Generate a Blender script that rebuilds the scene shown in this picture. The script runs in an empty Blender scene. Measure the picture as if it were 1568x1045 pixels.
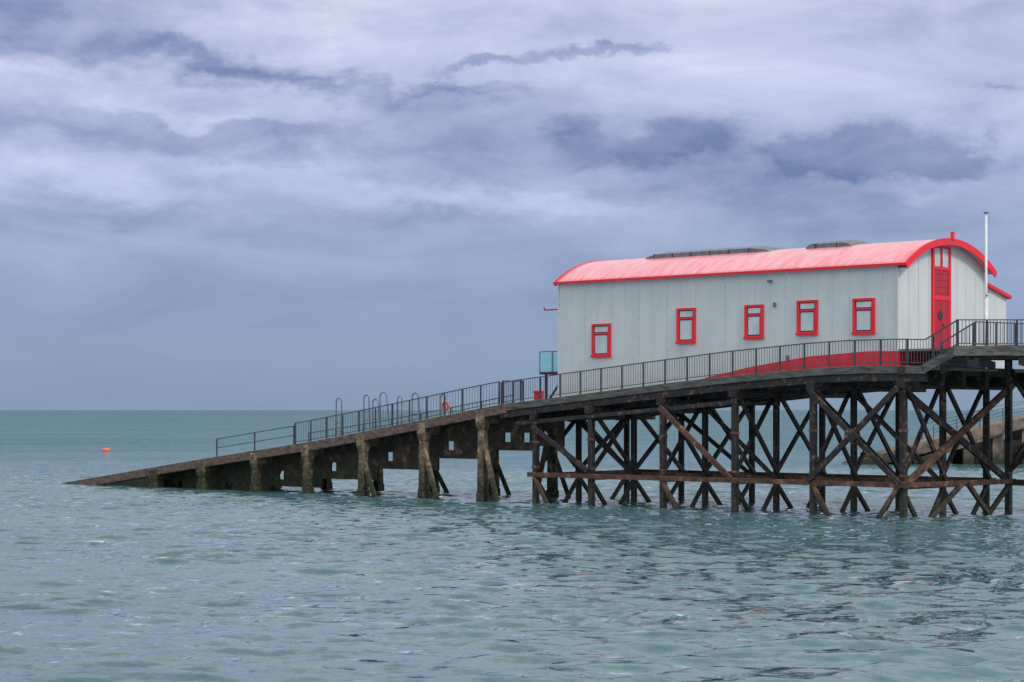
import bpy, math, random
import numpy as np
from mathutils import Vector, Matrix
random.seed(7); rng=np.random.default_rng(5)
scene=bpy.context.scene

# ------------------------------------------------ survey frame
H=4.51; F=3049.0
P0=(16.17,82.3); A=(0.746,-0.666); T=(0.666,0.746)
ANG=math.atan2(A[1],A[0])
def lx(px,t):
    k=(px-784)/F
    return (k*(P0[1]+T[1]*t)-P0[0]-T[0]*t)/(A[0]-k*A[1])
def dep(x,t): return P0[1]+A[1]*x+T[1]*t
def lz(x,t,py): return H+(628-py)*dep(x,t)/F

# ------------------------------------------------ materials
def newmat(name):
    m=bpy.data.materials.new(name); m.use_nodes=True
    nt=m.node_tree; b=nt.nodes['Principled BSDF']; return m,nt,b
def N(nt,t,**k):
    n=nt.nodes.new(t)
    for a,v in k.items():
        if a=='inp':
            for i,vv in v.items(): n.inputs[i].default_value=vv
        else: setattr(n,a,v)
    return n
def ramp(nt,src,stops):
    r=N(nt,'ShaderNodeValToRGB'); e=r.color_ramp.elements
    while len(e)<len(stops): e.new(0.5)
    for i,(p,c) in enumerate(stops):
        e[i].position=p; e[i].color=(c[0],c[1],c[2],1)
    nt.links.new(src,r.inputs[0]); return r.outputs[0]
def paint(name,c1,c2,scale=3,sv=(1,1,1),rough=.5,bump=.1,lo=.35,hi=.65,c3=None,metal=0,det=8):
    m,nt,b=newmat(name)
    tc=N(nt,'ShaderNodeTexCoord'); mp=N(nt,'ShaderNodeMapping'); mp.inputs['Scale'].default_value=sv
    nt.links.new(tc.outputs['Object'],mp.inputs[0])
    n=N(nt,'ShaderNodeTexNoise',inp={'Scale':scale,'Detail':det,'Roughness':.65}); nt.links.new(mp.outputs[0],n.inputs['Vector'])
    st=[(lo,c1),(hi,c2)]
    if c3: st.append((min(.98,hi+.12),c3))
    col=ramp(nt,n.outputs['Fac'],st); nt.links.new(col,b.inputs['Base Color'])
    b.inputs['Roughness'].default_value=rough; b.inputs['Metallic'].default_value=metal
    n2=N(nt,'ShaderNodeTexNoise',inp={'Scale':scale*6,'Detail':5}); nt.links.new(mp.outputs[0],n2.inputs['Vector'])
    bp=N(nt,'ShaderNodeBump',inp={'Strength':bump,'Distance':.03}); nt.links.new(n2.outputs['Fac'],bp.inputs['Height'])
    nt.links.new(bp.outputs[0],b.inputs['Normal'])
    return m
def weathered(name,dry1,dry2,wet,z0,z1,scale=2.0,rough=.85,rust=None,wet2=None):
    m,nt,b=newmat(name)
    tc=N(nt,'ShaderNodeTexCoord'); sp=N(nt,'ShaderNodeSeparateXYZ'); nt.links.new(tc.outputs['Object'],sp.inputs[0])
    n=N(nt,'ShaderNodeTexNoise',inp={'Scale':scale,'Detail':8,'Roughness':.7}); nt.links.new(tc.outputs['Object'],n.inputs['Vector'])
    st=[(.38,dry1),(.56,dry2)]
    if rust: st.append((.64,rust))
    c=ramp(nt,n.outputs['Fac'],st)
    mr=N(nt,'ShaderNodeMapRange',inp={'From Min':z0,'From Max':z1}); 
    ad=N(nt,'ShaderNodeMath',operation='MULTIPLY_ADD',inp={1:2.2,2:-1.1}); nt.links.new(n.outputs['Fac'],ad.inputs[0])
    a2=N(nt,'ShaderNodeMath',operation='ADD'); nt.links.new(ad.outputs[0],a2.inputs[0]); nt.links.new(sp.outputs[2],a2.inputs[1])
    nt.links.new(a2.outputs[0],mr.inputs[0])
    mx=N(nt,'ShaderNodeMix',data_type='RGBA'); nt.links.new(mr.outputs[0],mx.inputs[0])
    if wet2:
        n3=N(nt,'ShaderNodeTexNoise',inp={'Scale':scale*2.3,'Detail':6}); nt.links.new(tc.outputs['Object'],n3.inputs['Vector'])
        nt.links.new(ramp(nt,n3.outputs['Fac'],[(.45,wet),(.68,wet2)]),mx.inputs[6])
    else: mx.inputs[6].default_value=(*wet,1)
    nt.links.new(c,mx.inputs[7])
    nt.links.new(mx.outputs[2],b.inputs['Base Color']); b.inputs['Roughness'].default_value=rough
    n2=N(nt,'ShaderNodeTexNoise',inp={'Scale':scale*5,'Detail':6}); nt.links.new(tc.outputs['Object'],n2.inputs['Vector'])
    bp=N(nt,'ShaderNodeBump',inp={'Strength':.5,'Distance':.05}); nt.links.new(n2.outputs['Fac'],bp.inputs['Height'])
    nt.links.new(bp.outputs[0],b.inputs['Normal'])
    return m
def ribbed(name,c1,c2,axis,period,dist,rough,sv,scale,coat=0,lo=.35,hi=.65):
    m,nt,b=newmat(name)
    tc=N(nt,'ShaderNodeTexCoord')
    mp=N(nt,'ShaderNodeMapping'); mp.inputs['Scale'].default_value=sv; nt.links.new(tc.outputs['Object'],mp.inputs[0])
    n=N(nt,'ShaderNodeTexNoise',inp={'Scale':scale,'Detail':8,'Roughness':.65}); nt.links.new(mp.outputs[0],n.inputs['Vector'])
    nt.links.new(ramp(nt,n.outputs['Fac'],[(lo,c1),(hi,c2)]),b.inputs['Base Color'])
    d=N(nt,'ShaderNodeVectorMath',operation='DOT_PRODUCT'); d.inputs[1].default_value=axis; nt.links.new(tc.outputs['Object'],d.inputs[0])
    s=N(nt,'ShaderNodeMath',operation='MULTIPLY',inp={1:2*math.pi/period}); nt.links.new(d.outputs['Value'],s.inputs[0])
    s2=N(nt,'ShaderNodeMath',operation='SINE'); nt.links.new(s.outputs[0],s2.inputs[0])
    s3=N(nt,'ShaderNodeMath',operation='ABSOLUTE'); nt.links.new(s2.outputs[0],s3.inputs[0])
    bp=N(nt,'ShaderNodeBump',inp={'Strength':.5,'Distance':dist}); nt.links.new(s3.outputs[0],bp.inputs['Height'])
    nt.links.new(bp.outputs[0],b.inputs['Normal']); b.inputs['Roughness'].default_value=rough
    b.inputs['Coat Weight'].default_value=coat; b.inputs['Coat Roughness'].default_value=.3
    return m

M={}
M['wall']=ribbed('wall_sheet_paint',(.57,.61,.60),(.65,.68,.67),(1,1,0),.27,.005,.5,(1,1,.25),1.4,lo=.3,hi=.6)
M['roof']=ribbed('roof_sheet_red',(.88,.11,.14),(.94,.36,.40),(1,0,0),.3,.02,.38,(2.5,.5,.5),1.5,coat=.8,lo=.3,hi=.62)
M['red']=paint('red_paint',(.82,.006,.02),(.92,.012,.035),2,(1,1,.4),.4,.05)
M['redband']=paint('red_base_paint',(.66,.010,.02),(.85,.025,.045),3,(1,1,.3),.5,.1)
M['doorp']=paint('door_panel_red',(.45,.006,.02),(.55,.012,.03),3,(1,1,.3),.45,.05)
M['pane']=paint('window_pane_pale',(.45,.58,.57),(.62,.72,.72),1.5,rough=.15,bump=0)
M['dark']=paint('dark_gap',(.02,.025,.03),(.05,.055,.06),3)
M['vent']=paint('vent_grey',(.10,.11,.13),(.2,.21,.24),4,rough=.5)
M['steel']=weathered('tarred_timber',(.008,.007,.010),(.028,.020,.019),(.02,.022,.014),.3,1.6,3.5,rough=.6,rust=(.20,.105,.07),wet2=(.075,.07,.035))
M['steelb']=weathered('rusty_brown_timber',(.05,.022,.016),(.14,.065,.042),(.03,.03,.02),.2,1.0,3,rough=.7,rust=(.32,.16,.10),wet2=(.08,.07,.04))
M['conc']=weathered('stained_concrete',(.07,.043,.028),(.26,.18,.115),(.024,.026,.013),.7,2.3,2.6,rust=(.44,.34,.24),wet2=(.09,.085,.04))
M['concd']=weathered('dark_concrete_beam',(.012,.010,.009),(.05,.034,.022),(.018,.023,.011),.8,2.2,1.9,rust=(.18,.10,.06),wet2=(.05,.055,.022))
M['edge']=paint('deck_edge_concrete',(.06,.04,.035),(.23,.155,.125),2.2,(1,1,3),.85,.4,c3=(.38,.13,.08))
M['edged']=paint('deck_edge_timber',(.035,.035,.032),(.17,.165,.145),2.2,(.6,1,4),.8,.4,c3=(.28,.11,.07))
M['deck']=paint('deck_boards',(.14,.13,.12),(.24,.22,.2),4,(1,4,1),.85,.3)
M['rail']=paint('railing_steel',(.04,.05,.07),(.09,.10,.13),3,rough=.5,bump=.1)
M['post']=paint('railing_post_steel',(.03,.035,.05),(.06,.065,.08),3,rough=.5,bump=.1)
M['hoop']=paint('galvanised_rail',(.10,.13,.16),(.2,.23,.26),4,rough=.4,bump=.05)
M['white']=paint('white_paint',(.68,.7,.72),(.82,.83,.84),4,rough=.45,bump=.05)
M['glass']=paint('turquoise_screen',(.28,.68,.74),(.38,.76,.80),2,rough=.2,bump=0)
M['orange']=paint('orange_plastic',(.75,.10,.03),(.85,.17,.06),3,rough=.4,bump=0)
M['stone']=weathered('harbour_stone',(.08,.06,.052),(.24,.18,.14),(.025,.03,.018),.4,1.8,1.2)

# ------------------------------------------------ mesh builder
class MB:
    def __init__(s): s.v=[]; s.f=[]
    def add(s,vs,fs):
        o=len(s.v); s.v+= [tuple(v) for v in vs]; s.f+=[tuple(o+i for i in f) for f in fs]
    def box(s,x0,x1,y0,y1,z0,z1):
        s.add([(x0,y0,z0),(x1,y0,z0),(x1,y1,z0),(x0,y1,z0),(x0,y0,z1),(x1,y0,z1),(x1,y1,z1),(x0,y1,z1)],
              [(0,3,2,1),(4,5,6,7),(0,1,5,4),(1,2,6,5),(2,3,7,6),(3,0,4,7)])
    def beam(s,p,q,w,h,ch=0):
        p=Vector(p);q=Vector(q);d=(q-p).normalized()
        up=Vector((0,0,1)) if abs(d.z)<.95 else Vector((0,1,0))
        a=d.cross(up).normalized(); b=a.cross(d).normalized()
        vs=[]
        for o in (p,q):
            for i,j in ((-1,-1),(1,-1),(1,1),(-1,1)): vs.append(o+a*i*w/2+b*j*h/2)
        s.add(vs,[(0,3,2,1),(4,5,6,7),(0,1,5,4),(1,2,6,5),(2,3,7,6),(3,0,4,7)])
    def tube(s,pts,r,n=6):
        pts=[Vector(p) for p in pts]; vs=[];fs=[]
        for i,p in enumerate(pts):
            d=(pts[min(i+1,len(pts)-1)]-pts[max(i-1,0)]).normalized()
            up=Vector((0,0,1)) if abs(d.z)<.9 else Vector((0,1,0))
            if len(pts)>5: up=Vector((0,1,0))
            a=d.cross(up).normalized(); b=a.cross(d).normalized()
            for k in range(n):
                th=2*math.pi*k/n; vs.append(p+a*math.cos(th)*r+b*math.sin(th)*r)
        for i in range(len(pts)-1):
            for k in range(n):
                fs.append((i*n+k,i*n+(k+1)%n,(i+1)*n+(k+1)%n,(i+1)*n+k))
        fs.append(tuple(range(n))[::-1]); fs.append(tuple((len(pts)-1)*n+k for k in range(n)))
        s.add(vs,fs)
    def prism(s,poly,axis_fn,lo,hi):
        n=len(poly); vs=[axis_fn(p,lo) for p in poly]+[axis_fn(p,hi) for p in poly]
        fs=[tuple(range(n))[::-1],tuple(range(n,2*n))]+[(i,(i+1)%n,n+(i+1)%n,n+i) for i in range(n)]
        s.add(vs,fs)
    def obj(s,name,mat,parent,smooth=False,bevel=0):
        me=bpy.data.meshes.new(name); me.from_pydata(s.v,[],s.f); me.materials.append(mat)
        import bmesh
        bm=bmesh.new(); bm.from_mesh(me); bmesh.ops.recalc_face_normals(bm,faces=bm.faces); bm.to_mesh(me); bm.free()
        o=bpy.data.objects.new(name,me); scene.collection.objects.link(o); o.parent=parent
        if smooth:
            for p in me.polygons: p.use_smooth=True
        if bevel:
            b=o.modifiers.new('bevel','BEVEL'); b.width=bevel; b.segments=1; b.limit_method='ANGLE'
        return o
def empty(name,loc=None,rot=None):
    e=bpy.data.objects.new(name,None); scene.collection.objects.link(e)
    e.location=loc if loc else (P0[0],P0[1],0); e.rotation_euler=(0,0,ANG if rot is None else rot)
    e.empty_display_size=.5; return e

# ------------------------------------------------ deck profile
prof_px=[(1415,562),(1380,561),(1300,562),(1235,566),(1115,577),(1000,591),(890,605),(780,619),(740,626),(650,644),(560,662),(475,678),(393,691),(330,701),(240,716),(160,730),(90,742)]
prof=[(lx(a,0),lz(lx(a,0),0,b)) for a,b in prof_px]
x_,z_=prof[-1]; prof.append((x_-8,z_-1.1))
prof=prof[::-1]
PX=[p[0] for p in prof]; PZ=[p[1] for p in prof]
def dz(x): return float(np.interp(x,PX,PZ))
XE=PX[-1]
BW0=1.5; BW1=9.1
XB1=lx(1375,BW0); XB0=lx(855,BW0)
XS=lx(775,0)

def ribbon(mb,x0,x1,y0,y1,top,bot,step=.6):
    n=max(1,int((x1-x0)/step)); xs=[x0+(x1-x0)*i/n for i in range(n+1)]
    vs=[];fs=[]
    for x in xs:
        zt=dz(x)+top; zb=dz(x)+bot
        vs+=[(x,y0,zb),(x,y1,zb),(x,y1,zt),(x,y0,zt)]
    for i in range(n):
        a=i*4;b=a+4
        for k in range(4): fs.append((a+k,a+(k+1)%4,b+(k+1)%4,b+k))
    fs.append((3,2,1,0)); e=n*4; fs.append((e,e+1,e+2,e+3)); mb.add(vs,fs)

# ------------------------------------------------ concrete slipway
slip=empty('concrete_slipway')
W=5.6
mb=MB(); ribbon(mb,PX[0],XS,.32,W,0,-.25); mb.obj('slip_deck',M['deck'],slip)
mb=MB(); ribbon(mb,PX[0],XS,0,.3,.05,-.42,1.7); ribbon(mb,PX[0],XS,W+.02,W+.32,.05,-.42,1.7); mb.obj('edge_beams',M['edge'],slip,bevel=.02)
cols=[240,313,393,472,557,650,740]
mb=MB(); mr=MB(); mp=MB()
cx=[lx(p,0.25) for p in cols]
for i,x in enumerate(cx):
    zt=dz(x)-.1
    for y in (.22,W-.1):
        for (za,zb,wa,wb) in ((-1.2,.4,.27,.25),(.4,zt-.9,.22,.19),(zt-.9,zt-.6,.2,.27),(zt-.6,zt,.27,.27)):
            if i<2: wa*=1.25; wb*=1.25
            if zb<=za: continue
            vs=[(x+a*wa,y+b*wa,za) for a,b in ((-1,-1),(1,-1),(1,1),(-1,1))]+[(x+a*wb,y+b*wb,zb) for a,b in ((-1,-1),(1,-1),(1,1),(-1,1))]
            mb.add(vs,[(0,3,2,1),(4,5,6,7),(0,1,5,4),(1,2,6,5),(2,3,7,6),(3,0,4,7)])
    mr.beam((x,.5,zt-.35),(x,W-.4,zt-.35),.4,.5)
    if i>=4:
        zz=zt-1.3
        mr.beam((x+.12,.12,zz),(x+1.3,.0,-.5),.18,.24)
        mr.beam((x-.15,W-.3,zz),(x-1.25,W-.1,-.5),.18,.24)
        mr.beam((x,W-.4,zz),(x+.9,W+.4,-.5),.18,.24)
bx=cx+[XS+1.0,XS+2.6]
for yy in (1.2,):
    for i in range(len(bx)-1):
        xa,xb=bx[i],bx[i+1]; L=xb-xa
        zb=(dz(xa)+dz(xb))/2-2.2 if i>=2 else -.8
        if i>=2: zb=max(zb,.30)
        hs=.46
        xs=[xa,xa+.14*L+.1,xa+.14*L+.1+hs,xb-.16*L-hs-.1,xb-.16*L-.1,xb]
        if L<1.5: xs=[xa,xa+.2,xa+.4,xb-.4,xb-.2,xb]
        hz=(dz(xa)+dz(xb))/2-1.78
        for k in range(5):
            u,v=xs[k],xs[k+1]
            def pz(z0,z1,u=u,v=v):
                ta=dz(u)-.25 if z1 is None else z1; tb=dz(v)-.25 if z1 is None else z1
                vs=[(u,yy,z0),(v,yy,z0),(v,yy+.15,z0),(u,yy+.15,z0),(u,yy,ta),(v,yy,tb),(v,yy+.15,tb),(u,yy+.15,ta)]
                mp.add(vs,[(0,3,2,1),(4,5,6,7),(0,1,5,4),(1,2,6,5),(2,3,7,6),(3,0,4,7)])
            if k in (1,3) and i>=2 and hz>zb+.1 and L>1.5: pz(zb,hz); pz(hz+hs,None)
            elif i in (0,1) and k==1: pz(.42,None)
            else: pz(zb,None)
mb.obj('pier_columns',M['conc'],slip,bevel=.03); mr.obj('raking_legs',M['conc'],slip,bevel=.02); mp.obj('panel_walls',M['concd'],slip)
mb=MB(); ribbon(mb,PX[0],cx[0],.06,W-.05,-.4,-1.6); mb.obj('toe_mass',M['concd'],slip)

# ------------------------------------------------ timber pier under the boathouse
pier=empty('timber_pier')
ms=MB(); mbn=MB(); me_=MB(); md=MB()
ribbon(md,XS,XE,.22,BW1+.5,0,-.12,.8)
ribbon(me_,XS,XE,0,.2,.04,-.30,1.5); ribbon(me_,XS,XE,BW1+.52,BW1+.7,.04,-.3,1.5)
for y,d in ((.1,-.62),(1.5,-.75),(3.2,-.8),(5.2,-.8),(7.0,-.8),(BW1,-.75)): ribbon(ms,XS-.5,XE,y-.02,y+.26,-.13 if y>.2 else -.31,d,1.5)
rows=[.15,3.4,7.2]
npx=[820,905,1015,1125,1245,1383]
nx=[lx(p,.15) for p in npx]
ZB=1.35
def pile(m,x,y,zt,r=.17,lean=0):
    m.tube([(x,y,-1.5),(x+lean*.3,y,.3),(x+lean,y,zt)],r,8)
for i,x in enumerate(nx):
    zt=dz(x)-.5
    for y in rows:
        if y<1: ms.box(x-.13,x+.13,y-.1,y+.16,-1.5,zt+.15)
        else: pile(ms,x,y,zt,.16)
        ms.box(x-.2,x+.2,y-.22,y+.22,zt-.15,zt)
    for zz in (ZB+.35,(ZB+zt)/2,zt-.6): mbn.box(x-.15,x+.15,.02,.33,zz,zz+.12)
    ms.beam((x,-.15,zt-.25),(x,BW1+.3,zt-.25),.32,.36)
    mbn.beam((x+.2,-.1,ZB),(x+.2,7.5,ZB),.12,.26)
    for (ya,yb) in ((rows[0],rows[1]),(rows[1],rows[2])):
        ms.beam((x-.2,ya,ZB),(x-.2,yb,zt-.4),.12,.22); ms.beam((x+.24,ya,zt-.4),(x+.24,yb,ZB),.12,.22)
        ms.beam((x-.12,ya+.1,ZB-.1),(x-.12,(ya+yb)/2+.3,-.8),.14,.2); ms.beam((x+.12,yb-.1,ZB-.1),(x+.12,(ya+yb)/2-.3,-.8),.14,.2)
    if i in (0,2,4): mbn.beam((x+.1,-.05,ZB),(x+1.25,-.1,-.5),.13,.2)
    if i in (5,): mbn.beam((x-.1,-.05,ZB),(x-1.4,-.1,-.5),.13,.2)
for y in rows:
    mbn.beam((nx[0]-.3,y-.22 if y<1 else y+.3,ZB+.05),(nx[-1]+.3,y-.22 if y<1 else y+.3,ZB+.05),.14,.22)
def lb(m,i,j,top,bot,y=-.12,w=.13,h=.24):
    m.beam((nx[i],y,dz(nx[i])+top if top is not None else ZB+bot),(nx[j],y,(dz(nx[j])-.9) if top is None else ZB+bot),w,h)
lb(ms,0,1,-1.2,.3); lb(mbn,2,3,-1.0,.1); lb(ms,4,5,-.9,.1,-.16)
ms.beam((nx[4],-.32,ZB+.1),(nx[5],-.32,dz(nx[5])-.9),.13,.24)
xm=(nx[4]+nx[5])/2; zm=(ZB+dz(xm)-.9)/2+.05
ms.prism([(.3*math.cos(k*math.pi/4+.39),.3*math.sin(k*math.pi/4+.39)) for k in range(8)],lambda p,t:(xm+p[0],t,zm+p[1]),-.44,-.05)
for y in rows[1:]:
    for i in range(5):
        if i%2==(0 if y<4 else 1): ms.beam((nx[i],y,dz(nx[i])-1),(nx[i+1],y,ZB),.12,.2)
ms.beam((nx[0]-1.2,.1,dz(nx[0])-1.1),(nx[3],.1,dz(nx[3])-1.15),.14,.2)
PL=7.08
ms.box(.86,1.12,7.06,7.32,-1.5,PL-.4); 
ms.beam((nx[-1],.0,dz(0)-.9),(1.0,7.3,ZB),.14,.3); mbn.beam((nx[-1]+.1,.0,ZB),(1.15,7.3,dz(0)-.7),.14,.3)
mbn.beam((nx[-1]+.25,-.1,ZB+.05),(1.2,7.4,ZB+.05),.14,.22)
ms.beam((nx[-1],-.1,PL-.95),(1.0,7.5,PL-.95),.3,.36)
ms.beam((.2,0,-1),(.9,3.2,ZB),.15,.22); ms.beam((.9,3.8,ZB),(1.1,6.6,-1),.15,.22); ms.beam((1.1,7.2,ZB),(.6,4.6,-1),.15,.22)
ms.beam((1.0,7.2,3.2),(3.6,2.2,PL-.5),.16,.28)
for (x,y) in ((6.2,5.6),(6.2,10),(1.6,12),(9.5,7.2),(9.5,11)):
    ms.box(x-.14,x+.14,y-.14,y+.14,-1.5,PL-.4)
ms.beam((1.0,7.2,ZB+.5),(6.2,5.6,PL-.8),.14,.26); ms.beam((1.0,7.2,PL-.8),(6.2,5.6,ZB+.5),.14,.26)
ms.beam((1.0,7.2,ZB),(9.5,7.2,ZB),.14,.26)
ms.beam((1.0,7.2,ZB+.5),(1.6,12,PL-.8),.14,.26); ms.beam((1.0,7.2,PL-.8),(1.6,12,ZB+.5),.14,.26)
ms.obj('piles_and_braces',M['steel'],pier,bevel=.015); mbn.obj('brown_walings',M['steelb'],pier,bevel=.015)
me_.obj('deck_edge',M['edged'],pier,bevel=.02); md.obj('deck_boards',M['deck'],pier)
XP=lx(1465,0)
poly=[(XP,0),(9,5.9),(13,8.2),(13,11.5),(-1.0,11.5),(XB1+.02,BW1),(XB1+.02,BW0+.0),(XP-.02,BW0)]
mb=MB(); mb.prism(poly,lambda p,t:(p[0],p[1],t),PL-.1,PL); mb.obj('platform_deck',M['deck'],pier)
mb=MB()
mb.beam((XP-.1,-.08,PL-.17),(9,5.83,PL-.17),.12,.4); mb.beam((9,5.83,PL-.17),(13,8.12,PL-.17),.12,.4)
mb.obj('platform_edge',M['edged'],pier)
mb=MB()
for o in (.5,1.6,3): mb.beam((XP+.2-o*.3,o,PL-.3),(11,6.0+o+.8,PL-.3),.2,.4)
for o in (.6,2.0,3.5,5.0): mb.beam((XP+o,o*.9*.9,PL-.6),(XP+o-3,o*.9+7,PL-.6),.2,.3)
mb.obj('platform_joists',M['steel'],pier)
mb=MB(); n=6
for i in range(n):
    x0=XE+(XP-XE)*i/n; x1=XE+(XP-XE)*(i+1)/n; zt=dz(XE)+(PL-dz(XE))*(i+1)/n
    mb.box(x0,x1+.03,.1,BW0,zt-.06,zt)
mb.beam((XE-.1,.04,dz(XE)-.12),(XP+.05,.04,PL-.14),.08,.34); mb.beam((XE-.1,BW0-.05,dz(XE)-.12),(XP+.05,BW0-.05,PL-.14),.08,.34)
mb.obj('steps',M['edged'],pier)

# ------------------------------------------------ railings
def railing(name,pts,h=1.08,post=1.25,bal=.14,r=.014,mid=False,parent=None,curved=False):
    root=parent or empty(name)
    a=MB(); b=MB()
    P=[Vector(p) for p in pts]; 
    seg=[(P[i+1]-P[i]).length for i in range(len(P)-1)]; L=sum(seg)
    def at(d):
        for i,s in enumerate(seg):
            if d<=s or i==len(seg)-1: return P[i].lerp(P[i+1],min(1,d/s))
            d-=s
    up=Vector((0,0,1))
    for i in range(len(P)-1):
        a.beam(P[i]+up*h,P[i+1]+up*h,.055,.045)
        if bal: a.beam(P[i]+up*.12,P[i+1]+up*.12,.035,.035)
        if mid: a.beam(P[i]+up*h*.5,P[i+1]+up*h*.5,.04,.04)
    k=max(1,round(L/post))
    for i in range(k+1):
        p=at(L*i/k); b.beam(p-up*.15,p+up*(h+.02),.06,.06)
    if bal:
        k=int(L/bal)
        for i in range(k):
            p=at(L*(i+.5)/k); a.tube([p+up*.1,p+up*h],r,4)
    a.obj('rails_and_balusters',M['rail'],root); b.obj('posts',M['post'],root); return root
def along(x0,x1,y,n=24,off=.04): return [(x0+(x1-x0)*i/n,y,dz(x0+(x1-x0)*i/n)+off) for i in range(n+1)]
railing('walkway_railing',along(lx(768,.08),XE,.08)+[(XP,.08,PL)])
railing('slipway_railing',along(lx(452,.1),lx(768,.1)-.15,.1),h=1.15,post=1.3,bal=.19)
railing('slipway_railing',along(lx(332,.1),lx(450,.1),.1,6),h=1.0,post=2.6,bal=None,mid=True)
railing('slipway_railing',along(lx(455,4.6),lx(768,4.6),W-.1,12),h=1.1,post=2.2,bal=.3)
railing('slipway_railing',[(lx(768,0),.1,dz(lx(768,0))),(lx(768,0)+.1,1.5,dz(lx(768,0)))],h=1.2,post=.7,bal=.14)
railing('platform_railing',[(XP,.02,PL),(9,5.9,PL),(13,8.2,PL)],h=1.08)
railing('platform_railing',[(XP,BW0,PL),(XP+.3,2.6,PL),(3.6,6.5,PL),(3.6,10,PL)],h=1.05,post=1.2)
railing('platform_railing',[(3.8,6.6,PL),(13,11.3,PL)],h=1.05,post=1.2)
railing('platform_railing',[(XE,BW0-.1,dz(XE)),(XP,BW0-.1,PL)],h=1.0,post=1.2)
for px,t,py,w,lean in ((519,1.0,610,.42,.0),(561,2.2,605,.38,.1),(575,1.0,611,.4,.2),(587,2.8,601,.5,.25),(612,1.4,607,.32,.0),(636,2.4,602,.46,.1),(678,2.6,604,.36,.0)):
    root=empty('hooped_handrail'); x=lx(px,t); z=dz(x); ht=lz(x,t,py)-z
    pts=[(x-w/2,t,z-.05),(x-w/2,t,z+ht-w/2)]+[(x-w/2*math.cos(a),t,z+ht-w/2+w/2*math.sin(a)) for a in [math.pi*k/8 for k in range(1,8)]]+[(x+w/2,t,z+ht-w/2),(x+w/2+lean,t,z+.1)]
    mb=MB(); mb.tube(pts,.036,6)
    mb.obj('hoop_tube',M['hoop'],root,smooth=True)
    mb=MB(); mb.box(x-w/2-.08,x-w/2+.08,t-.08,t+.08,z,z+.03); mb.box(x+w/2+lean-.08,x+w/2+lean+.08,t-.08,t+.08,z,z+.03)
    for k in range(1,3): mb.beam((x-w/2,t,z+ht*.2*k),(x+w/2,t,z+ht*.2*k),.03,.03)
    mb.obj('base_plates_and_rungs',M['rail'],root)

# ------------------------------------------------ boathouse
bh=empty('lifeboat_boathouse')
ZE=10.68; RISE=1.27; OV=.18
c=(BW1-BW0)/2+OV; R=(c*c+RISE*RISE)/(2*RISE); YC=(BW0+BW1)/2; ZC=ZE+RISE-R
amax=math.asin(c/R)
def arc(r,n=28,a=amax): return [(YC+r*math.sin(-a+2*a*i/n),ZC+r*math.cos(-a+2*a*i/n)) for i in range(n+1)]
def strip_wall(mb,y0,y1):
    n=20; xs=[XB0+(XB1-XB0)*i/n for i in range(n+1)]; vs=[];fs=[]
    for x in xs: vs+=[(x,y0,dz(x)-.1),(x,y1,dz(x)-.1),(x,y1,ZE+.05),(x,y0,ZE+.05)]
    for i in range(n):
        a=i*4;b=a+4
        for k in range(4): fs.append((a+k,a+(k+1)%4,b+(k+1)%4,b+k))
    fs.append((3,2,1,0)); e=n*4; fs.append((e,e+1,e+2,e+3)); mb.add(vs,fs)
mb=MB(); strip_wall(mb,BW0,BW0+.15); strip_wall(mb,BW1-.15,BW1)
aw=math.asin((BW1-BW0-.32)/2/R)
for xa,xb in ((XB0+.01,XB0+.16),(XB1-.16,XB1-.01)):
    poly=[(BW0+.16,dz(xa)-.05)]+arc(R-.03,20,aw)+[(BW1-.16,dz(xa)-.05)]
    mb.prism(poly,lambda p,t:(t,p[0],p[1]),xa,xb)
mb.obj('walls',M['wall'],bh)
mb=MB(); riv=MB()
x=XB0+.05; k=0
while x<XB1:
    mb.box(x-.012,x+.012,BW0-.007,BW0-.001,dz(x),ZE)
    z=dz(x)+.4
    while z<ZE-.2:
        if k%2==0: riv.box(x+.03,x+.055,BW0-.016,BW0-.001,z,z+.025)
        z+=.42
    x+=.82; k+=1
y=BW0+.9
mb.box(XB1-.06,XB1+.02,BW0-.03,BW0+.06,dz(XB1),ZE+.02); mb.box(XB0-.02,XB0+.06,BW0-.03,BW0+.06,dz(XB0),ZE)
while y<BW1-.3:
    if abs(y-YC)>.6:
        zt=ZC+math.sqrt(R*R-(y-YC)**2)-.1; mb.box(XB1+.001-.01,XB1+.005,y-.012,y+.012,dz(XB1),zt)
    y+=.82
mb.obj('sheet_seams',M['wall'],bh); riv.obj('fixings',M['vent'],bh)
xr0=XB0-.12; xr1=XB1+.42
mb=MB(); o=arc(R); i_=arc(R-.07)
poly=o+i_[::-1]; n=len(o)
nx_=40
vs=[];fs=[]
for k in range(nx_+1):
    x=xr0+(xr1-xr0)*k/nx_
    vs+=[(x,p[0],p[1]) for p in poly]
m_=len(poly)
for k in range(nx_):
    for q in range(m_): fs.append((k*m_+q,k*m_+(q+1)%m_,(k+1)*m_+(q+1)%m_,(k+1)*m_+q))
for k in (0,nx_):
    for q in range(n-1): fs.append((k*m_+q,k*m_+q+1,k*m_+m_-2-q,k*m_+m_-1-q))
mb.add(vs,fs); ro=mb.obj('curved_roof',M['roof'],bh)
for p in ro.data.polygons:
    if abs(p.normal.x)<.5: p.use_smooth=True
mb=MB()
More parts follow.
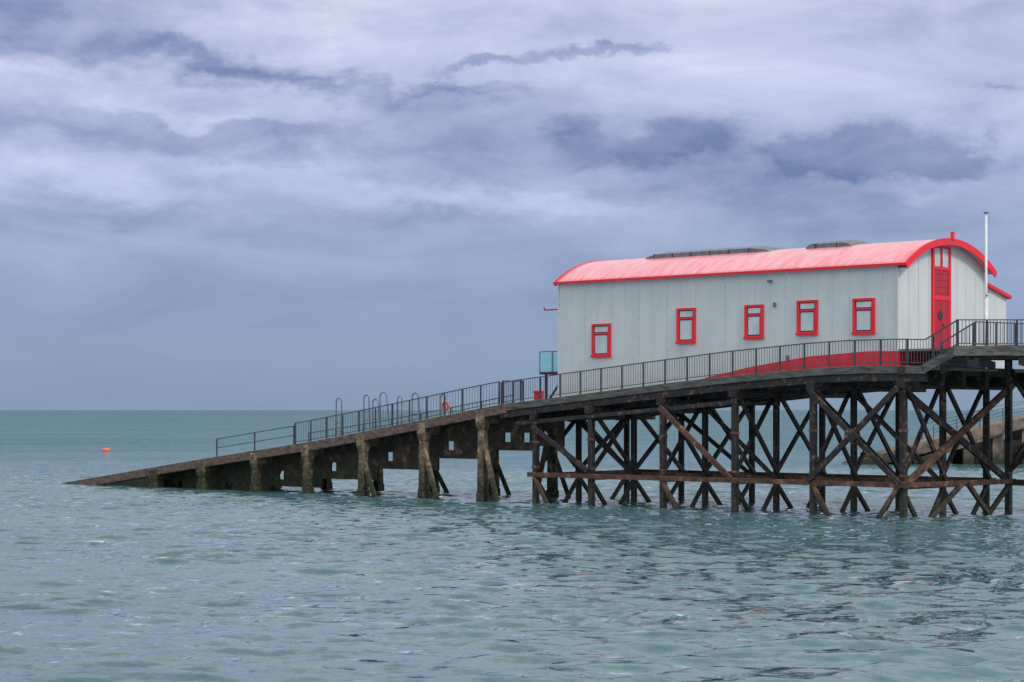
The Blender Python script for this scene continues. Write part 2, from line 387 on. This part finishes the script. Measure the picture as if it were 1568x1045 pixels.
for xa,xb,th in ((xr1,xr1+.06,.26),(xr0-.06,xr0,.2)):
    oo=arc(R+.03); ii=arc(R-th)
    vs=[(xa,*p) for p in oo]+[(xa,*p) for p in ii]+[(xb,*p) for p in oo]+[(xb,*p) for p in ii]; n=len(oo); fs=[]
    for q in range(n-1):
        fs+=[(q,q+1,n+q+1,n+q),(2*n+q,2*n+q+1,3*n+q+1,3*n+q),(q,q+1,2*n+q+1,2*n+q),(n+q,n+q+1,3*n+q+1,3*n+q)]
    fs+=[(0,n,3*n,2*n),(n-1,2*n-1,4*n-1,3*n-1)]
    mb.add(vs,fs)
mb.box(xr1-.02,xr1+.09,YC-.09,YC+.09,ZE+RISE-.05,ZE+RISE+.32)
mb.box(xr0,xr1,BW0-OV-.09,BW0-OV-.0,ZE-.08,ZE+.03)
mb.obj('red_fascia',M['red'],bh)
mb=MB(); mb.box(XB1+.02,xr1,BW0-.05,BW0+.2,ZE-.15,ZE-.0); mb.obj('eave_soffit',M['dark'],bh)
mb=MB()
ban=[(1080,579),(1150,562),(1240,546),(1330,538)]
tops=[]
for a,b in ban:
    xx=lx(a,BW0); tops.append((xx,lz(xx,BW0,b)))
tops.append((XB1+.03,7.0))
vs=[];fs=[]
for xx,zz in tops: vs+=[(xx,BW0-.035,dz(xx)-.05),(xx,BW0-.035,max(zz,dz(xx))),(xx,BW0-.004,max(zz,dz(xx))),(xx,BW0-.004,dz(xx)-.05)]
for i in range(len(tops)-1):
    a=i*4;b=a+4
    for k in range(4): fs.append((a+k,a+(k+1)%4,b+(k+1)%4,b+k))
e=(len(tops)-1)*4; fs+=[(0,1,2,3),(e,e+1,e+2,e+3)]
mb.add(vs,fs); 
mb.box(XB1+.004,XB1+.04,BW0,YC-.55,dz(XB1),7.0)
mb.obj('red_base_band',M['redband'],bh)
fr=MB(); pn=MB(); dk=MB(); tr=MB()
for cxp,w,ty,by in ((921.5,29,496,547),(1051.5,29,472,526),(1155.5,29,467,519),(1237,32,460,513),(1323.5,34,457,512)):
    x0=lx(cxp-w/2,BW0); x1=lx(cxp+w/2,BW0); xm=(x0+x1)/2; z1=lz(xm,BW0,ty); z0=lz(xm,BW0,by)
    ww=.13; Y=BW0
    fr.box(x0,x0+ww,Y-.08,Y-.002,z0,z1); fr.box(x1-ww,x1,Y-.08,Y-.002,z0,z1)
    fr.box(x0+ww,x1-ww,Y-.08,Y-.002,z1-ww*.8,z1); fr.box(x0-.03,x1+.03,Y-.12,Y-.083,z0-.02,z0+.1); fr.box(x0+ww,x1-ww,Y-.08,Y-.002,z0,z0+.12)
    a,b=x0+ww,x1-ww; zt=z1-ww*.8; zb=z0+.12; zmid=zb+(zt-zb)*.72
    dk.box(a,b,Y-.02,Y-.003,zb,zt)
    fr.box(a,b,Y-.07,Y-.021,zmid-.03,zmid+.05)
    fr.box(b-.07,b,Y-.06,Y-.022,zb,zmid-.03)
    fr.box(a,a+.04,Y-.06,Y-.022,zb,zmid-.03)
    pn.box(a+.07,b-.1,Y-.035,Y-.023,zb+.06,zmid-.07); pn.box(a+.05,b-.05,Y-.035,Y-.023,zmid+.09,zt-.04)
fr.obj('window_frames',M['red'],bh,bevel=.008); pn.obj('window_panes',M['pane'],bh); dk.obj('window_reveals',M['dark'],bh)
g=XB1
fr=MB(); pn=MB(); dk=MB()
def ty_at(px,x):
    k=(px-784)/F; return (k*(P0[1]+A[1]*x)-P0[0]-A[0]*x)/(T[0]-k*T[1])
d0=ty_at(1427,g+.03); d1=ty_at(1455,g+.03); yc=(d0+d1)/2
ztop=ZC+math.sqrt(R*R-(yc-YC)**2)-.3
dp=MB(); dp.box(g+.002,g+.06,d0+.02,d1-.02,PL,ztop-.95); dp.obj('door_leaves',M['doorp'],bh)
fr.box(g+.002,g+.09,d0,d0+.16,PL,ztop); fr.box(g+.002,g+.09,d1-.16,d1,PL,ztop)
fr.box(g+.062,g+.10,d0+.16,d1-.16,PL+2.2,PL+2.4); fr.box(g+.062,g+.10,d0+.16,d1-.16,ztop-1.05,ztop-.9)
fr.box(g+.03,g+.09,yc-.06,yc+.06,ztop-.9,ztop); fr.box(g+.002,g+.09,d0+.16,d1-.16,ztop-.1,ztop)
fr.box(g+.062,g+.08,yc-.03,yc+.03,PL,PL+2.2)
pn.box(g+.012,g+.03,d0+.16,d1-.16,ztop-.9,ztop-.1)
dk.prism([(.2*math.cos(a),.2*math.sin(a)) for a in [k*math.pi/8 for k in range(16)]],lambda p,t:(t,yc-.12+p[0],PL+1.55+p[1]),g+.062,g+.085)
for k in range(4): dk.box(g+.062,g+.072,d0+.2,d1-.2,PL+2.5+k*.28,PL+2.515+k*.28)
dk.box(g+.062,g+.09,yc+.1,yc+.2,PL+1.0,PL+1.2)
fr.obj('gable_door',M['red'],bh,bevel=.01); pn.obj('fanlight_panes',M['pane'],bh); dk.obj('porthole_and_ironmongery',M['dark'],bh)
def roofvent(pxa,pxb,ya,yb,hh,name):
    xa=lx(pxa,(ya+yb)/2); xb=lx(pxb,(ya+yb)/2)
    vb=MB(); vs=[];fs=[]; ns=18
    for k in range(ns+1):
        u=k/ns; x=xa+(xb-xa)*u; ta=min(1,(1-u)*6)**.5*min(1,.35+u*8)
        for y,f in ((ya,.0),(ya,1),((ya+yb)/2,1.15),(yb,1),(yb,0)):
            zs=ZC+math.sqrt(R*R-(y-YC)**2)
            vs.append((x,y,zs-.02+hh*f*ta))
    for k in range(ns):
        for q in range(4): fs.append((k*5+q,k*5+q+1,(k+1)*5+q+1,(k+1)*5+q))
    fs+=[(0,1,2,3,4),tuple(ns*5+q for q in range(5))]
    vb.add(vs,fs); vb.obj(name,M['vent'],bh)
    sl=MB(); k=0; x=xa+.5
    while x<xb-.4: sl.box(x,x+.05,ya-.02,ya+.3,ZC+math.sqrt(R*R-(ya-YC)**2)-.02,ZC+math.sqrt(R*R-(ya-YC)**2)+hh*.95); x+=1.1
    sl.obj(name+'_ribs',M['dark'],bh)
roofvent(1003,1196,3.8,5.3,.22,'roof_vent'); roofvent(1248,1318,3.8,5.3,.22,'roof_vent_small')
mb=MB(); la=BW1+.01; lb_=ty_at(1541,XB1-1.0); zlo=lz(XB1-1,lb_,453); zhi=10.75
mb.prism([(la,dz(XB1)-.1),(la,zhi-.15),(lb_,zlo-.1),(lb_,dz(XB1)-.1)],lambda p,t:(t,p[0],p[1]),XB1-6,XB1-1.0); mb.obj('side_annexe',M['wall'],bh)
mb=MB(); mb.prism([(la,zhi),(la,zhi-.14),(lb_+.15,zlo-.16),(lb_+.15,zlo-.0)],lambda p,t:(t,p[0],p[1]),XB1-6.2,XB1-.8); mb.obj('annexe_roof',M['red'],bh)
mb=MB()
xx=lx(1180,BW0); zz=lz(xx,BW0,431); mb.box(xx-.08,xx+.08,BW0-.18,BW0-.005,zz-.05,zz+.05)
xx=lx(1187,BW0); zz=lz(xx,BW0,467); mb.box(xx-.05,xx+.05,BW0-.1,BW0-.005,zz-.1,zz+.1)
xx=lx(1207,BW0); zz=lz(xx,BW0,548); mb.box(xx-.06,xx+.06,BW0-.1,BW0-.005,zz-.1,zz+.1)
mb.obj('wall_lamps',M['vent'],bh)
xd=lx(834,2.3); zd=lz(xd,2.3,475)
mb=MB(); mb.tube([(xd,2.3,zd),(XB0,2.3,zd)],.04,6); mb.tube([(xd,2.3,zd-.02),(xd-.03,2.3,zd+.12)],.04,6); mb.obj('davit_arm',M['doorp'],bh)
bl0=lx(826,2.0); zf=lz(bl0,2.0,570)
mb=MB(); mb.box(bl0,XB0-.01,2.0,4.4,zf-.12,zf)
for x,y in ((bl0+.35,2.1),(bl0+.75,3.6),(XB0-.2,2.1)): mb.beam((x,y,dz(x)),(x,y,zf-.1),.1,.1)
mb.beam((bl0+.4,2.08,dz(bl0)),(XB0-.2,2.08,zf-.3),.08,.08); mb.obj('balcony_frame',M['steel'],bh)
mb=MB(); mb.box(bl0+.02,XB0-.03,2.03,2.06,zf+.05,zf+.95); mb.box(bl0,bl0+.03,2.08,4.4,zf+.05,zf+.95)
mb.obj('balcony_screen',M['glass'],bh)
mb=MB(); mb.beam((bl0,2.04,zf+1.0),(XB0,2.04,zf+1.0),.05,.05); mb.beam((bl0,2.04,zf),(bl0,2.04,zf+1.0),.05,.05); mb.beam(((bl0+XB0)/2,2.0,zf),((bl0+XB0)/2,2.0,zf+1.0),.04,.04); mb.obj('balcony_rail',M['hoop'],bh)

# ------------------------------------------------ flagpole
fp=empty('flagpole'); x=lx(1510,4.6); zt=lz(x,4.6,327)
mb=MB(); mb.tube([(x,4.6,PL),(x,4.6,PL+2.4),(x,4.6,zt)],.055,10); mb.tube([(x,4.6,PL),(x,4.6,PL+2.2)],.085,10); mb.obj('pole',M['white'],fp,smooth=True)
mb=MB(); mb.tube([(x,4.6,zt),(x,4.6,zt+.05)],.11,10); mb.beam((x,4.6,PL+2.3),(x+.12,4.5,PL+2.3),.05,.05); mb.beam((x,4.6,PL+2.45),(x+.1,4.7,PL+2.42),.04,.04); mb.obj('truck_and_cleat',M['vent'],fp)

# ------------------------------------------------ lifebuoy
lbp=empty('lifebuoy'); x=lx(682,.3); 
bpy.ops.mesh.primitive_torus_add(major_radius=.2,minor_radius=.05,major_segments=24,minor_segments=8)
o=bpy.context.object; o.name='ring'; o.data.materials.append(M['orange']); o.parent=lbp; o.location=(x,.3,dz(x)+.55); o.rotation_euler=(math.pi/2,0,0)
mb=MB(); mb.box(x-.04,x+.04,.37,.43,dz(x)+.0,dz(x)+.9); mb.obj('bracket',M['white'],lbp)
rl=empty('red_equipment_locker'); x=lx(826,1.0); z=dz(x)
mb=MB(); mb.box(x-.2,x+.2,.8,1.1,z,z+.45); mb.prism([(x-.24,z+.45),(x+.24,z+.45),(x+.18,z+.56),(x-.18,z+.56)],lambda p,t:(p[0],t,p[1]),.76,1.14); mb.obj('locker_body',M['redband'],rl,bevel=.02)

# ------------------------------------------------ mooring buoy
D=H*F/(690.5-628); b=empty('mooring_buoy',((162-784)*D/F,D,0),0)
bpy.ops.mesh.primitive_uv_sphere_add(segments=20,ring_count=12,radius=.36); o=bpy.context.object; o.name='float'; o.scale=(1.4,1.4,.8); o.location=(0,0,.05); o.parent=b; o.data.materials.append(M['orange'])
for p in o.data.polygons: p.use_smooth=True
mb=MB(); mb.tube([(0,0,.2),(0,0,.5)],.06,8); mb.obj('pickup_ring',M['vent'],b)

# ------------------------------------------------ distant landing slip (right)
D2=165.0; ds=empty('harbour_landing_slip',(0,D2,0),0)
def wx(px): return (px-784)*D2/F
def wz(py): return H+(628-py)*D2/F
pr=[(1300,712),(1345,697),(1430,674),(1500,656),(1568,640),(1680,622)]
top=[(wx(a),wz(b_)) for a,b_ in pr]
mb=MB(); 
n=len(top); poly=top+[(x,max(z-.9,-1)) for x,z in top[::-1]]
mb.prism(poly,lambda p,t:(p[0],t,p[1]),0,5); mb.obj('ramp',M['stone'],ds)
mb=MB()
for a,b_ in ((1345,697),(1395,684),(1440,671),(1485,660),(1530,650),(1575,640),(1620,632)):
    for y in (.3,4.4): mb.box(wx(a)-.45,wx(a)+.45,y,y+.6,-1,wz(b_)-.5)
mb.box(wx(1330),wx(1440),1,4,-1,.9); mb.box(wx(1500),wx(1700),1.5,4,-1,2.0)
mb.beam((wx(1400),.2,.2),(wx(1530),.2,2.6),.3,.4); mb.obj('piers',M['stone'],ds)
railing('x',[(x,.1,z) for x,z in top[2:]],h=1.2,post=2.0,bal=None,mid=True,parent=ds)
railing('x',[(x,4.8,z) for x,z in top[2:]],h=1.2,post=2.0,bal=None,mid=True,parent=ds)

# ------------------------------------------------ sea
def axis(dense0,dense1,step,far0,far1):
    mid=list(np.arange(dense0,dense1,step)); r=[];d=step;x=dense1
    while x<far1: r.append(x); d*=1.13; x+=d
    r.append(far1); l=[];d=step;x=dense0-step
    while x>far0: l.append(x); d*=1.13; x-=d
    l.append(far0); return np.array(l[::-1]+mid+r)
xs=axis(-40,40,.18,-30000,30000); ys=axis(26,150,.17,-30000,30000)
Xg,Yg=np.meshgrid(xs,ys); Z=np.zeros_like(Xg)
for k in range(50):
    lam=.6*(3.0/.6)**rng.random(); th=-math.pi/2+.25+rng.normal(0,.38); kk=2*math.pi/lam
    am=.0070*lam**.75; ph=rng.random()*6.28
    w=np.sin(kk*(Xg*math.cos(th)+Yg*math.sin(th))+ph)
    grp=.65+.5*np.sin(Xg*.11*rng.normal()+Yg*.09*rng.normal()+rng.random()*6)
    Z+=am*grp*(w+.25*np.cos(2*(kk*(Xg*math.cos(th)+Yg*math.sin(th))+ph)))
fade=np.clip((62-np.abs(Xg))/20,0,1)*np.clip((175-Yg)/40,0,1)*np.clip((Yg-16)/10,0,1)
Z*=fade
ny,nx2=Xg.shape
co=np.stack([Xg,Yg,Z],-1).reshape(-1,3).astype(np.float32)
idx=np.arange(ny*nx2).reshape(ny,nx2)
q=np.stack([idx[:-1,:-1],idx[:-1,1:],idx[1:,1:],idx[1:,:-1]],-1).reshape(-1,4)
me=bpy.data.meshes.new('sea'); me.vertices.add(len(co)); me.vertices.foreach_set('co',co.ravel())
me.loops.add(q.size); me.loops.foreach_set('vertex_index',q.ravel().astype(np.int32))
me.polygons.add(len(q)); me.polygons.foreach_set('loop_start',(np.arange(len(q))*4).astype(np.int32))
try: me.polygons.foreach_set('loop_total',np.full(len(q),4,dtype=np.int32))
except Exception: pass
me.update(calc_edges=True); me.polygons.foreach_set('use_smooth',np.ones(len(q),dtype=bool))
sea=bpy.data.objects.new('sea',me); scene.collection.objects.link(sea)
m,nt,b=newmat('sea_water'); me.materials.append(m); nt.nodes.remove(b)
LK=nt.links.new
tc=N(nt,'ShaderNodeTexCoord')
def nz(sc,scale,det,rough=.6,dist=0,out='Fac'):
    mp=N(nt,'ShaderNodeMapping'); mp.inputs['Scale'].default_value=sc; mp.inputs['Rotation'].default_value=(0,0,.12); LK(tc.outputs['Object'],mp.inputs[0])
    n=N(nt,'ShaderNodeTexNoise',inp={'Scale':scale,'Detail':det,'Roughness':rough,'Distortion':dist}); LK(mp.outputs[0],n.inputs['Vector']); return n.outputs[out]
big=nz((.4,1.4,1),.035,5)
col=ramp(nt,big,[(.35,(.045,.115,.125)),(.65,(.085,.165,.175))])
colf=ramp(nt,big,[(.35,(.03,.105,.115)),(.65,(.075,.165,.17))])
sp=N(nt,'ShaderNodeSeparateXYZ'); LK(tc.outputs['Object'],sp.inputs[0])
off=N(nt,'ShaderNodeMapRange',inp={'From Min':45,'From Max':230}); LK(sp.outputs[1],off.inputs[0])
cm=N(nt,'ShaderNodeMix',data_type='RGBA'); LK(off.outputs[0],cm.inputs[0]); LK(col,cm.inputs[6]); LK(colf,cm.inputs[7])
fo=nz((.25,.5,1),.6,5,.74)
foam=ramp(nt,fo,[(.655,(0,0,0)),(.71,(1,1,1))])
mx=N(nt,'ShaderNodeMix',data_type='RGBA'); LK(foam,mx.inputs[0]); LK(cm.outputs[2],mx.inputs[6]); mx.inputs[7].default_value=(.5,.57,.59,1)
c1=nz((.75,1.4,1),1.7,4,.68,.15,'Color'); c2=nz((.6,1.3,1),.3,3,.55,.3,'Color')
geo=N(nt,'ShaderNodeNewGeometry')
am1=N(nt,'ShaderNodeMapRange',inp={'From Min':50,'From Max':200,'To Min':1.15,'To Max':1.5}); LK(sp.outputs[1],am1.inputs[0])
# wind patches: rougher and calmer areas
wp=N(nt,'ShaderNodeMapRange',inp={'From Min':.35,'From Max':.65,'To Min':.65,'To Max':1.25}); LK(nz((.35,1.2,1),.07,3),wp.inputs[0])
am2=N(nt,'ShaderNodeMath',operation='MULTIPLY'); LK(am1.outputs[0],am2.inputs[0]); LK(wp.outputs[0],am2.inputs[1])
def slope(src,amt,link=None):
    s=N(nt,'ShaderNodeVectorMath',operation='SUBTRACT'); LK(src,s.inputs[0]); s.inputs[1].default_value=(.5,.5,.5)
    t=N(nt,'ShaderNodeVectorMath',operation='MULTIPLY'); LK(s.outputs[0],t.inputs[0]); t.inputs[1].default_value=(amt,amt,0)
    if link is None: return t.outputs[0]
    u=N(nt,'ShaderNodeVectorMath',operation='SCALE'); LK(t.outputs[0],u.inputs[0]); LK(link,u.inputs['Scale']); return u.outputs[0]
ad=N(nt,'ShaderNodeVectorMath',operation='ADD'); LK(slope(c1,1.0,am2.outputs[0]),ad.inputs[0]); LK(slope(c2,.25),ad.inputs[1])
ad2=N(nt,'ShaderNodeVectorMath',operation='ADD'); LK(ad.outputs[0],ad2.inputs[0]); LK(geo.outputs['Normal'],ad2.inputs[1])
nn=N(nt,'ShaderNodeVectorMath',operation='NORMALIZE'); LK(ad2.outputs[0],nn.inputs[0])
df=N(nt,'ShaderNodeBsdfDiffuse'); LK(mx.outputs[2],df.inputs['Color'])
gl=N(nt,'ShaderNodeBsdfGlossy'); gl.inputs['Roughness'].default_value=.05; gl.inputs['Color'].default_value=(.97,.99,1,1); LK(nn.outputs[0],gl.inputs['Normal'])
fz=N(nt,'ShaderNodeFresnel'); fz.inputs['IOR'].default_value=1.333; LK(nn.outputs[0],fz.inputs['Normal'])
kf=N(nt,'ShaderNodeMapRange',inp={'From Min':45,'From Max':260,'To Min':1.0,'To Max':.55}); LK(sp.outputs[1],kf.inputs[0])
fm=N(nt,'ShaderNodeMath',operation='MULTIPLY'); LK(fz.outputs[0],fm.inputs[0]); LK(kf.outputs[0],fm.inputs[1])
fi=N(nt,'ShaderNodeMath',operation='SUBTRACT',inp={0:1.0}); LK(foam,fi.inputs[1])
fm2=N(nt,'ShaderNodeMath',operation='MULTIPLY'); LK(fm.outputs[0],fm2.inputs[0]); LK(fi.outputs[0],fm2.inputs[1])
ms_=N(nt,'ShaderNodeMixShader'); LK(fm2.outputs[0],ms_.inputs[0]); LK(df.outputs[0],ms_.inputs[1]); LK(gl.outputs[0],ms_.inputs[2])
LK(ms_.outputs[0],nt.nodes['Material Output'].inputs['Surface'])

# ------------------------------------------------ sky
SUN_EL=math.radians(40); SUN_AZ=math.radians(140)
w=bpy.data.worlds.new('World'); scene.world=w; w.use_nodes=True; nt=w.node_tree
bg=nt.nodes['Background']; L=nt.links.new
sky=N(nt,'ShaderNodeTexSky',sky_type='NISHITA'); sky.sun_disc=False; sky.sun_elevation=SUN_EL; sky.sun_rotation=SUN_AZ
tc=N(nt,'ShaderNodeTexCoord'); dirv=tc.outputs['Generated']
sp=N(nt,'ShaderNodeSeparateXYZ'); L(dirv,sp.inputs[0])
def wn(sc,scale,det,rough=.55,dist=0,out='Fac',rot=0):
    mp=N(nt,'ShaderNodeMapping'); mp.inputs['Scale'].default_value=sc; mp.inputs['Rotation'].default_value=(0,rot,0); L(dirv,mp.inputs[0])
    n=N(nt,'ShaderNodeTexNoise',inp={'Scale':scale,'Detail':det,'Roughness':rough,'Distortion':dist}); L(mp.outputs[0],n.inputs['Vector']); return n.outputs[out]
def warped(src,ax,az):
    s1=N(nt,'ShaderNodeVectorMath',operation='SUBTRACT'); L(src,s1.inputs[0]); s1.inputs[1].default_value=(.5,.5,.5)
    s2=N(nt,'ShaderNodeVectorMath',operation='MULTIPLY'); L(s1.outputs[0],s2.inputs[0]); s2.inputs[1].default_value=(ax,0,az)
    a1=N(nt,'ShaderNodeVectorMath',operation='ADD'); L(dirv,a1.inputs[0]); L(s2.outputs[0],a1.inputs[1])
    fl=N(nt,'ShaderNodeVectorMath',operation='MULTIPLY'); L(a1.outputs[0],fl.inputs[0]); fl.inputs[1].default_value=(1,0,1); return fl.outputs[0]
W1=warped(wn((1,1,2.0),13,6,.64,0,'Color'),.13,.06)
W2=warped(wn((1,1,1.5),24,6,.62,0,'Color'),.055,.036)
def masses(bl,vec,pw=None):
    tot=None
    for px,py,rx,ry,tl,am in bl:
        mp=N(nt,'ShaderNodeMapping',vector_type='TEXTURE')
        k=math.hypot(1,(px-784)/F)
        mp.inputs['Location'].default_value=((px-784)/F/k,0,(628-py)/F/k); mp.inputs['Rotation'].default_value=(0,-math.radians(tl),0)
        mp.inputs['Scale'].default_value=(rx/F,1,ry/F); L(vec,mp.inputs[0])
        d=N(nt,'ShaderNodeVectorMath',operation='DOT_PRODUCT'); L(mp.outputs[0],d.inputs[0]); L(mp.outputs[0],d.inputs[1])
        e=N(nt,'ShaderNodeMath',operation='MULTIPLY',inp={1:-1.0}); L(d.outputs['Value'],e.inputs[0])
        x_=N(nt,'ShaderNodeMath',operation='EXPONENT'); L(e.outputs[0],x_.inputs[0])
        ma=N(nt,'ShaderNodeMath',operation='MULTIPLY_ADD',inp={1:am,2:0}); L(x_.outputs[0],ma.inputs[0])
        if tot: L(tot,ma.inputs[2])
        tot=ma.outputs[0]
    return tot
soft=[(60,15,260,45,0,.8),(250,100,230,26,-4,.6),(480,135,220,18,-12,.65),(690,160,90,9,-6,.5),
 (1300,290,280,55,0,.5),(1010,262,200,36,0,.35),(560,218,280,22,0,.45),(680,258,130,20,0,.4),(350,200,160,14,-6,.3),
 (120,200,200,16,-6,.35),(560,335,420,26,0,.25),(150,330,260,24,-4,.2),
 (60,112,110,18,-5,-.4),(470,45,160,26,-5,-.4),(130,275,260,22,-10,-.45),(800,318,240,20,-3,-.6),(380,265,180,16,-6,-.3),(1150,110,420,60,0,-.2),(1440,292,60,16,0,-.5),(250,170,150,12,-5,-.3)]
crisp=[(890,205,55,24,0,.8),(1065,205,70,26,0,.9),(990,238,130,26,2,.9),(1190,245,50,16,0,.6),(1265,238,60,24,0,.9),(1340,212,78,34,0,1.1),(1425,235,70,32,0,1.0),(1492,250,45,22,0,.8),(1340,262,170,22,0,.8),
 (735,98,90,9,12,.9),(880,84,100,10,8,.9),(980,80,70,8,-4,.7),(1530,150,55,10,0,.6)]
tot=masses(soft,W1)
tc2=masses(crisp,W2)
cs=N(nt,'ShaderNodeMapRange',interpolation_type='SMOOTHSTEP',inp={'From Min':.12,'From Max':.9,'To Min':0,'To Max':.62}); L(tc2,cs.inputs[0])
ts=N(nt,'ShaderNodeMath',operation='ADD'); L(tot,ts.inputs[0]); L(cs.outputs[0],ts.inputs[1])
gate=N(nt,'ShaderNodeMapRange',inp={'From Min':0,'From Max':.3}); L(sp.outputs[1],gate.inputs[0])
tg=N(nt,'ShaderNodeMath',operation='MULTIPLY'); L(ts.outputs[0],tg.inputs[0]); L(gate.outputs[0],tg.inputs[1])
n1=wn((1,1,3.2),9,8,.6,.5,rot=.12)
n1s=N(nt,'ShaderNodeMath',operation='MULTIPLY_ADD',inp={1:2.0,2:-.95}); L(n1,n1s.inputs[0])
mh=N(nt,'ShaderNodeMapRange',inp={'From Min':.02,'From Max':.11,'To Min':.2,'To Max':1}); L(sp.outputs[2],mh.inputs[0])
n1h=N(nt,'ShaderNodeMath',operation='MULTIPLY'); L(n1s.outputs[0],n1h.inputs[0]); L(mh.outputs[0],n1h.inputs[1])
dk_=N(nt,'ShaderNodeMath',operation='ADD'); L(tg.outputs[0],dk_.inputs[0]); L(n1h.outputs[0],dk_.inputs[1])
elev=N(nt,'ShaderNodeMapRange',inp={'From Min':0,'From Max':.8}); L(sp.outputs[2],elev.inputs[0])
base=ramp(nt,elev.outputs[0],[(0,(.235,.335,.48)),(.07,(.275,.375,.575)),(.14,(.41,.49,.73)),(.25,(.59,.64,.87)),(.5,(.92,1.0,1.10)),(1,(1.0,1.06,1.14))])
t01=N(nt,'ShaderNodeMapRange',inp={'From Min':-.6,'From Max':1.0}); L(dk_.outputs[0],t01.inputs[0])
mult=N(nt,'ShaderNodeMix',data_type='RGBA'); L(t01.outputs[0],mult.inputs[0]); mult.inputs[6].default_value=(1.38,1.32,1.2,1); mult.inputs[7].default_value=(.36,.44,.55,1)
sc=N(nt,'ShaderNodeVectorMath',operation='MULTIPLY'); L(base,sc.inputs[0]); L(mult.outputs[2],sc.inputs[1])
ns=N(nt,'ShaderNodeVectorMath',operation='SCALE',inp={}); L(sky.outputs[0],ns.inputs[0]); ns.inputs['Scale'].default_value=.1
mixs=N(nt,'ShaderNodeMix',data_type='RGBA'); mixs.inputs[0].default_value=.95; L(ns.outputs[0],mixs.inputs[6]); L(sc.outputs[0],mixs.inputs[7])
L(mixs.outputs[2],bg.inputs[0]); bg.inputs[1].default_value=1.0
sd=bpy.data.lights.new('sun','SUN'); sd.energy=1.5; sd.angle=math.radians(12); sd.color=(1,.95,.88)
so=bpy.data.objects.new('sun',sd); scene.collection.objects.link(so)
v=Vector((math.sin(SUN_AZ)*math.cos(SUN_EL),math.cos(SUN_AZ)*math.cos(SUN_EL),math.sin(SUN_EL)))
so.rotation_euler=v.to_track_quat('Z','Y').to_euler(); so.location=(0,0,50)
cd=bpy.data.cameras.new('camera'); cam=bpy.data.objects.new('camera',cd); scene.collection.objects.link(cam)
cam.location=(0,0,H); cam.rotation_euler=(math.pi/2,0,0); cd.lens=70; cd.sensor_width=36; cd.shift_y=.0673; cd.clip_end=100000; cd.clip_start=.5
scene.camera=cam
scene.view_settings.view_transform='Standard'; scene.view_settings.look='None'; scene.view_settings.exposure=0
